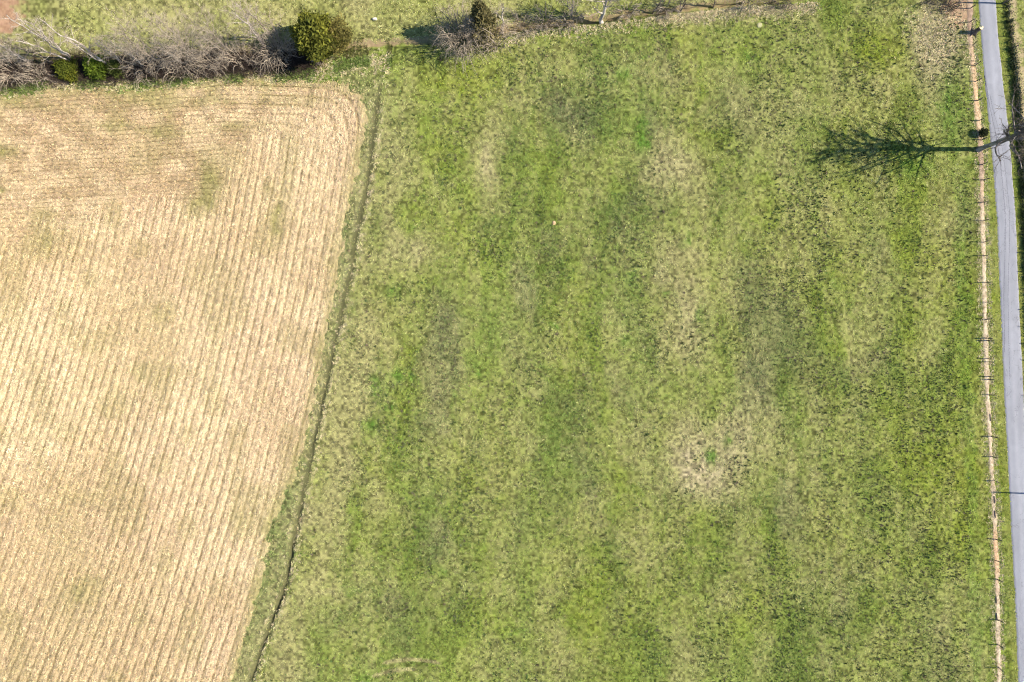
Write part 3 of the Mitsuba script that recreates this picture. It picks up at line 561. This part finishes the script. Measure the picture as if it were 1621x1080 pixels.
# ------------------------------------------------------------------ the northern hedgerow
HR = 'leafless trees of the hedgerow'
bare_tree(172, 103, 15.0, 'pale leafless tree rising from the bright green bush in the hedgerow', (-.4, .2), .15, seed=11, fork=1, first=.30, spread=.26, nlimb=11)
bare_tree(112, 94, 14.0, 'pale forked leafless tree just west of the bright green bush', (-.3, .5), .14, seed=12, fork=2, first=.30, spread=.25, nlimb=10)
bare_tree(112, 98, 10.5, 'slender pale leafless tree leaning west over the black hedgerow shadow', (-2.2, -1.4), .11, seed=13, spread=.27)
bare_tree(86, 99, 8.0, 'dark crooked leafless tree at the west end of the hedgerow', (-1.6, -.6), .10, 'm_bark_dark', 'm_twig_dark', seed=14, nlimb=8, dense=.8)
bare_tree(196, 102, 8.5, 'short pale leafless tree just east of the bright green bush', (.3, .2), .11, seed=15, fork=1, spread=.34)
bare_tree(262, 101, 13.0, 'hazy grey leafless tree behind the brambles, first east of the short pale tree', (-.5, .1), .09, 'm_bark_grey', seed=16, fork=2, spread=.42, dense=1.2)
bare_tree(318, 97, 13.0, 'bushy grey leafless tree in the hedgerow, second east of the short pale tree', (0, .3), .09, 'm_bark_grey', seed=17, fork=2, spread=.45, dense=1.2)
bare_tree(366, 92, 11.0, 'bushy leafless hedgerow tree, third east of the short pale tree', (.2, .2), .08, 'm_bark_grey', seed=18, fork=2, spread=.48)
bare_tree(417, 70, 13.0, 'pale forked leafless tree behind the arching canes', (0, .1), .14, seed=19, fork=1, spread=.34, dense=1.2)
bare_tree(434, 60, 11.0, 'thin dark leafless tree between the arching canes and the round evergreen', (-.2, .1), .10, 'm_bark_grey', seed=20, spread=.32)
bare_tree(230, 104, 9.5, 'slim grey leafless tree in the hedgerow between the short pale tree and the hazy ones', (-.6, .4), .10, 'm_bark_pale', seed=61, fork=1, spread=.36)
bare_tree(290, 100, 7.5, 'small pale twiggy tree between the two hazy grey trees of the hedgerow', (-.2, .3), .08, 'm_bark_pale', seed=62, fork=1, spread=.42)
bare_tree(8, 98, 9.0, 'leafless grey tree at the far west end of the hedgerow', (-.4, -.3), .10, 'm_bark_grey', seed=21, fork=1)
bare_tree(48, 100, 11.0, 'pale leafless hedgerow tree between the far west tree and the crooked dark one', (-.3, .3), .11, 'm_bark_pale', seed=64, fork=1, spread=.30)
bare_shrub(24, 112, 2.4, 3.6, 'grey tangle of arching canes at the west end of the hedgerow', 70, 1.2, seed=31)
bare_shrub(62, 118, 1.8, 2.6, 'low brown tangle of canes beside the yellow-green bush', 45, 1.0, seed=32)
bare_shrub(228, 110, 1.9, 3.0, 'low brown bramble tangle east of the bright green bush', 55, 1.1, seed=33)
bare_shrub(290, 104, 2.6, 3.4, 'pale grey arching brambles in the middle of the hedgerow', 75, 1.2, seed=34)
bare_shrub(338, 97, 2.8, 3.0, 'dark grey bramble mound in the hedgerow shadow', 60, 1.1, seed=35)
bare_shrub(384, 92, 2.4, 2.8, 'low grey bramble mound west of the arching canes', 50, 1.1, seed=36)
bare_shrub(442, 84, 3.6, 3.5, 'big mound of pale arching canes beside the round evergreen', 110, 1.3, seed=37)
bare_shrub(508, 97, .9, 1.1, 'small pinkish bare shrub at the foot of the round evergreen', 34, 1.0, seed=38)
bare_shrub(734, 68, 5.4, 4.1, 'pale bare shrub spreading in front of the dark cedar', 150, 1.25, seed=39)
bare_shrub(785, 68, 3.4, 3.0, 'pinkish bare shrub east of the dark cedar', 70, 1.1, seed=40)
bare_shrub(826, 44, 2.2, 2.4, 'thin grey bare shrub on the bank near the pale trunk', 50, 1.0, seed=41)
bare_shrub(862, 36, 2.4, 2.2, 'open grey bare shrub on the bank, nearest west of the pale trunk', 42, .9, seed=42)
bare_shrub(905, 33, 2.0, 2.4, 'low grey bare shrub on the bank just west of the pale trunk', 40, 1.0, seed=45)
bare_shrub(992, 21, 1.6, 2.0, 'small grey bare shrub on the bank, first east of the pale trunk', 34, 1.0, seed=46)
bare_shrub(1056, 13, 1.8, 2.2, 'small brownish bare shrub on the bank between two dark trees', 36, 1.0, seed=47)
bare_shrub(1180, 3, 2.0, 2.6, 'brownish bare shrub at the top of the bank, east of the thin dark trees', 44, 1.0, seed=48)
bare_shrub(1235, 0, 1.8, 2.4, 'dark bare shrub at the east end of the bank', 40, 1.0, seed=49, mat='m_bark_dark')
bare_shrub(1498, 12, 1.5, 1.9, 'russet bare shrub at the north-east field corner', 36, 1.0, seed=43, mat='m_bark_dark')
bare_shrub(1470, -3, 1.8, 1.9, 'dark bare shrub west of the russet shrub at the field corner', 34, 1.0, seed=44, mat='m_bark_dark')
rng = np.random.default_rng(60)
n = 9000; uu = rng.uniform(-10, 505, n); vv = npf(bank_v, uu) + 6 + 9 * g(n)
thick = meshkit.noise(np.stack([uu * .03, uu * 0, uu * 0 + 2], -1)); k = rng.uniform(size=n) < .35 + thick
x, y = X(uu[k]), Y(vv[k]); n = len(x)
mesh, c = soup([blades(np.stack([x, y, H(x, y)], 1), 7, np.full(n, 1.0) * rng.uniform(.5, 1.3, n), np.full(n, .05), (10, 75), rng, np.array([[.06, .048, .042]]) * rng.uniform(.5, 1.7, (n, 1)), base=6)])
add('hedgerow_brush', mesh, 'm_grass', label='dark tangled brush and dead stems under the hedgerow trees', cat='brush', kind='stuff', color=c)
n = 6500; uu = rng.uniform(-10, 620, n); vv = npf(bank_v, uu) + np.where(rng.uniform(size=n) < .6, 24 + 5 * g(n), 6 + 12 * g(n)); x, y = X(uu), Y(vv)
k = rng.uniform(size=n) < smoothstep_np(.35, .6, meshkit.noise(np.stack([uu * .035, uu * 0 + 5, uu * 0], -1))); x, y = x[k], y[k]; n = len(x)
mesh, c = soup([blades(np.stack([x, y, H(x, y)], 1), 9, .35 * rng.uniform(.6, 1.3, n), np.full(n, .10), (10, 65), rng, np.where((vv[k] - npf(bank_v, uu[k]) > 14)[:, None], [[.15, .22, .06]], [[.12, .13, .045]]) * rng.uniform(.6, 1.4, (n, 1)), base=1.5)])
add('hedgerow_weeds', mesh, 'm_grass', label='fresh green weeds along the southern foot of the hedgerow', cat='weeds', kind='stuff', color=c)
evergreen('evergreen_bush', 'bush', 112, 114, 1.9, 1.7, 'yellow-green evergreen bush at the west end of the hedgerow', (.20, .22, .03), (.10, .13, .025), 'mound', 260, 51, z0=.15, size=.28, trunk=.06)
evergreen('evergreen_bush', 'bush', 158, 110, 2.4, 1.7, 'bright green round bush in the hedgerow with a black shadow', (.17, .25, .03), (.09, .14, .025), 'mound', 300, 52, z0=.2, size=.30, trunk=.06)
evergreen('evergreen_bush', 'bush', 186, 111, 1.5, 1.3, 'small dull green bush east of the bright green bush', (.16, .20, .05), (.09, .12, .03), 'mound', 170, 53, z0=.15, size=.26, trunk=.05)
evergreen('round_evergreen', 'tree', 512, 78, 8.2, 2.95, 'broad round olive-green evergreen tree in the hedgerow', (.235, .25, .045), (.07, .09, .024), 'round', 520, 54, z0=.5, size=.46, per=26)
evergreen('round_evergreen', 'tree', 537, 70, 5.8, 2.3, 'thin bronze-tinged evergreen on the east side of the round evergreen', (.25, .225, .075), (.14, .135, .045), 'round', 260, 55, z0=.7, size=.34, per=16, trunk=.08)
evergreen('cedar_tree', 'tree', 764, 59, 10.3, 2.6, 'dark pointed cedar behind the pale bare shrub, with a blue-black shadow', (.26, .235, .11), (.13, .125, .06), 'cone', 200, 56, z0=.4, size=.44, per=22)
bare_tree(796, 52, 9.5, 'white-barked leafless tree behind the pinkish bare shrub', (.1, 0), .12, seed=22, spread=.30, first=.35, nlimb=10)
bare_tree(744, 68, 7.5, 'grey twiggy leafless tree in front of the dark cedar', (-.3, .2), .09, 'm_bark_pale', seed=63, fork=2, spread=.42, dense=1.2)
bare_tree(953, 35, 14.0, 'leafless tree with a stout pale grey trunk on the bank', (.2, .1), .24, 'm_bark_pale', seed=23, first=.16, spread=.36, nlimb=18, dense=1.15)
bare_tree(905, 26, 8.0, 'small leafless tree west of the stout pale trunk', (-.4, .2), .10, 'm_bark_grey', seed=24, fork=1, spread=.40)
bare_tree(1035, 19, 7.0, 'first thin dark leafless tree east of the stout pale trunk', (.3, .2), .08, 'm_bark_dark', 'm_twig_dark', seed=25, spread=.30, nlimb=9, dense=.8)
bare_tree(1078, 16, 7.5, 'forked dark leafless tree on the worn bank', (-.2, .2), .09, 'm_bark_dark', 'm_twig_dark', seed=26, fork=1, spread=.34, nlimb=9, dense=.8)
bare_tree(1131, 10, 7.0, 'thin dark leafless tree on the bank furthest east of the pale trunk', (.1, .1), .08, 'm_bark_dark', 'm_twig_dark', seed=27, nlimb=9, dense=.8)
bare_tree(1500, -14, 17.5, 'tall leafless tree just beyond the field corner, shading the pasture', (0, 0), .26, 'm_bark_dark', 'm_twig_dark', seed=28, spread=.27, first=.2, nlimb=26, dense=1.3)
bare_tree(1395, -34, 13.0, 'leafless tree of the boundary north of the pasture', (0, 0), .2, 'm_bark_dark', 'm_twig_dark', seed=29, spread=.3, nlimb=16)

# ------------------------------------------------------------------ fences
def cyl(p0, p1, r0, r1, sides=8):
    P = np.array([[p0, p0 + (p1 - p0) * .97, p1]]); m = tubes(P, np.array([[r0, r1, r1 * .8]]), sides)
    top = np.arange(2 * sides, 3 * sides)
    v = np.vstack([m.vertices, [p1 + unit(p1 - p0) * .015]])
    ring = np.stack([top, np.roll(top, -1), np.full(sides, len(v) - 1)], 1)
    return trimesh.Trimesh(v, np.vstack([m.faces, ring]), process=False)
def wood_tex(p, n, uv):
    k = fbm(p.x * 9.0, p.y * 9.0, p.z * 1.5, octaves=2)
    return mikit.mix((.085, .075, .068), (.19, .17, .15), smoothstep(.3, .7, k))
scene['m_post'] = {'type': 'diffuse', 'reflectance': tex(wood_tex)}
scene['m_wire'] = {'type': 'roughconductor', 'material': 'Cr', 'alpha': .35}
def fence(key, label, spots, rng, h, r, wires):
    key = name(key); tops = []
    for u, v in spots:
        b = ground_at(u, v); l = np.append(rng.normal(0, .085, 2), 1.0) * h * rng.uniform(.9, 1.08)
        rr = r * rng.uniform(.85, 1.15)
        add(key + '__post', cyl(b - [0, 0, .2], b + l, rr, rr * .92), 'm_post', smooth=35)
        tops.append((b, l))
    for w in wires:
        P = np.array([[b + l * w + [r, 0, 0] for b, l in tops]])
        mid = (P[:, 1:] + P[:, :-1]) / 2 - [0, 0, .02]
        Q = np.empty((1, 2 * len(tops) - 1, 3)); Q[:, ::2], Q[:, 1::2] = P, mid
        add(key + '__wire', tubes(Q, np.full(Q.shape[:2], .004), 3), 'm_wire')
    tag(key, label, 'fence')
rng = np.random.default_rng(91)
WEST = [(1535.5, 13.5), (1535, 35), (1539, 72), (1542, 105), (1543.5, 129.5), (1546, 160), (1549.5, 191), (1553, 222), (1555, 261), (1556, 285), (1554.5, 320), (1556, 350), (1556, 384), (1556.5, 405), (1558, 447), (1560, 478.5), (1560, 506), (1561, 535), (1561.5, 539), (1563.5, 568), (1564, 573), (1564, 596), (1565, 601),
        (1566, 625), (1568, 690.6), (1570, 722.5), (1572.5, 760), (1576, 854), (1575, 887), (1578, 917), (1578.5, 981.5), (1580, 1020.5), (1581, 1056), (1584, 1095), (1587, 1130)]
WEST = [(1535, -22)] + WEST
fence('field_fence', 'weathered post and wire fence along the bare strip west of the road', WEST, rng, 1.4, .075, (.35, .6, .9))
ev = np.concatenate([np.array([-10, 12, 35, 58, 78, 98, 121, 145, 168, 190, 213, 236, 260]), np.array([284, 311, 342, 372, 401, 430, 457, 488, 517, 545, 572, 600, 628, 660])])
eh = npf(hedge_u, ev)
fence('lane_fence', 'post and wire fence smothered by the dark vine hedge east of the road', list(zip(eh - .5, ev.astype(float))), rng, 1.45, .07, (.4, .65, .9))
# vine hedge: a lumpy wall of leaves on that fence
rng = np.random.default_rng(92)
n = 4200; vv = rng.uniform(-30, 700, n)
dens = meshkit.noise(np.stack([vv * .05, vv * 0, vv * 0], -1)); hk = (.35 + .75 * meshkit.noise(np.stack([vv * .09, vv * 0 + 4, vv * 0], -1)))
k = rng.uniform(size=n) < .25 + dens; vv, hk = vv[k], hk[k]; n = len(vv)
hx, hy = X(npf(hedge_u, vv) + 1.5) + .24 * rng.standard_normal(n), Y(vv)
cz = H(hx, hy) + hk * 0.65 * rng.uniform(.05, 1, n)
col = np.where((rng.uniform(size=n) < .25)[:, None], [[.10, .12, .07]], [[.035, .055, .028]]) * rng.uniform(.7, 1.4, (n, 1))
lv, lc = leaf_cloud(rng, np.stack([hx, hy, cz], 1), unit(np.array([[0, 0, 1.0]]) + .6 * rng.standard_normal((n, 3))), 14, .16, .16, col)
hk_ = name('vine_hedge')
add(hk_, trimesh.Trimesh(lv, np.arange(len(lv)).reshape(-1, 3), process=False), 'm_leaf', label='dark leafy vine hedge along the east side of the road', cat='hedge', color=lc)
# fallen posts on the bare strip
for u, v, lab in ((1566.5, 661, 'dark fallen post lying on the bare strip, northernmost of five'), (1574, 791, 'dark fallen post on the bare strip just south of the pole shadow'), (1575, 814, 'dark fallen post on the bare strip, second south of the pole shadow'),
                  (1576.5, 949, 'dark fallen post on the bare strip south of the orange soil'), (1577.5, 976, 'dark fallen post on the bare strip, southernmost of five')):
    a, c = ground_at(u - .5, v - 5.6), ground_at(u + .6, v + 5.6)
    add('fallen_post', cyl(a + [0, 0, .12], c + [0, 0, .12], .06, .055), 'm_twig_dark', lab, 'post', 'fallen posts on the bare strip', smooth=35)
# utility poles east of the road: pole, crossarm, insulators
def utility_pole(u, v, h, label):
    key = name('utility_pole'); b = ground_at(u, v)
    add(key + '__pole', cyl(b - [0, 0, .5], b + [0, 0, h], .14, .10, 12), 'm_post', smooth=35)
    for s in (-.18, .18):
        add(key + '__insulator', trimesh.creation.cylinder(.045, .16, sections=10, transform=trimesh.transformations.translation_matrix(b + [0, s, h - .35])), 'm_seam', smooth=35)
    tag(key, label, 'utility pole')
utility_pole(1675, 782.5, 9.0, 'wooden utility pole east of the road, its thin shadow crossing the tarmac')
utility_pole(1587, 6, 6.2, 'wooden pole at the north end of the vine hedge, shadow across the road')

# ------------------------------------------------------------------ stump, small round shrub, stones
rng = np.random.default_rng(93)
b = ground_at(1541.5, 52); key = name('tree_stump')
n, sides = 7, 18; zz = np.array([-.1, .12, .4, .8, 1.2, 1.6, 1.8]); rr = np.array([.52, .42, .35, .33, .31, .30, .30])
th = np.arange(sides) * 2 * np.pi / sides
lob = 1 + .10 * np.cos(3 * th + 1)[None] + .07 * rng.standard_normal((n, sides)) * np.array([1.6, 1.2, 1, .8, .7, .6, .5])[:, None] + np.array([.25, .12, 0, 0, 0, 0, 0])[:, None] * np.cos(5 * th)[None]
V = np.stack([np.cos(th)[None] * rr[:, None] * lob, np.sin(th)[None] * rr[:, None] * lob, np.repeat(zz[:, None], sides, 1) + .12 * (np.arange(n) == n - 1)[:, None] * np.sin(th * 2)[None]], -1)
i, j = np.meshgrid(np.arange(n - 1), np.arange(sides), indexing='ij')
q = np.stack([i * sides + j, i * sides + (j + 1) % sides, (i + 1) * sides + (j + 1) % sides, (i + 1) * sides + j], -1).reshape(-1, 4)
add(key + '__trunk', (V.reshape(-1, 3) + b, q), 'm_bark_dark', smooth=40)
capv = np.vstack([V[-1] * [1, 1, 1], [[0, 0, 1.84]]]) + b
scene['m_cutwood'] = {'type': 'diffuse', 'reflectance': bark_tex((.58, .50, .30), (.78, .72, .50), 3.0)}
add(key + '__cut_top', trimesh.Trimesh(capv, np.stack([np.arange(sides), np.roll(np.arange(sides), -1), np.full(sides, sides)], 1), process=False), 'm_cutwood', label='pale yellow sawn top')
roots = []
for a in (.3, 2.0, 3.9, 5.2):
    p = [b + [math.cos(a) * r_, math.sin(a) * r_, z_] for r_, z_ in ((.30, .22), (.6, .10), (.95, -.03))]
    roots.append(tubes(np.array([p]), np.array([[.12, .08, .04]]), 7))
add(key + '__root', cat(roots), 'm_bark_dark', smooth=True)
tag(key, 'tall dark tree stump with a pale cut top on the verge west of the road', 'stump')
evergreen('round_shrub', 'shrub', 1550.5, 213, 1.25, .52, 'small dark round shrub on a short stem beside the big roadside tree', (.045, .06, .03), (.09, .09, .05), 'round', 120, 57, z0=.55, size=.17, per=18, trunk=.05)
def stone_tex(p, n, uv): return mikit.mix((.52, .50, .45), (.74, .72, .66), fbm(p.x * 4.0, p.y * 4.0, p.z * 4.0, octaves=3))
scene['m_stone'] = {'type': 'diffuse', 'reflectance': tex(stone_tex)}
scene['m_slab'] = {'type': 'diffuse', 'reflectance': bark_tex((.30, .31, .17), (.42, .43, .26), 2.0)}
def rock(u, v, size, label, cat_, seed, key, mat='m_stone'):
    m = trimesh.creation.icosphere(3); w = m.vertices.copy()
    w = np.sign(w) * np.abs(w) ** .7
    w *= (.8 + .4 * meshkit.fbm(w * 1.3 + seed, 3))[:, None]
    m.vertices = w * np.array(size) + ground_at(u, v) + [0, 0, size[2] * .45]
    add(key, m, mat, label, cat_, smooth=40)
rock(593.5, 31, (.38, .2, .28), 'white rock lying in the pale pasture beyond the hedgerow', 'rock', 1, 'white_rock')
rock(1202, 40.5, (.40, .42, .09), 'flat pale stone slab lying in the grass near the northern bank', 'stone', 4, 'stone_slab', 'm_slab')
scene['m_clay'] = {'type': 'diffuse', 'reflectance': bark_tex((.36, .27, .15), (.56, .43, .27), 3.0)}
rock(877, 353, (.26, .34, .12), 'small mound of orange soil in the middle of the pasture', 'soil mound', 7, 'soil_mound', 'm_clay')
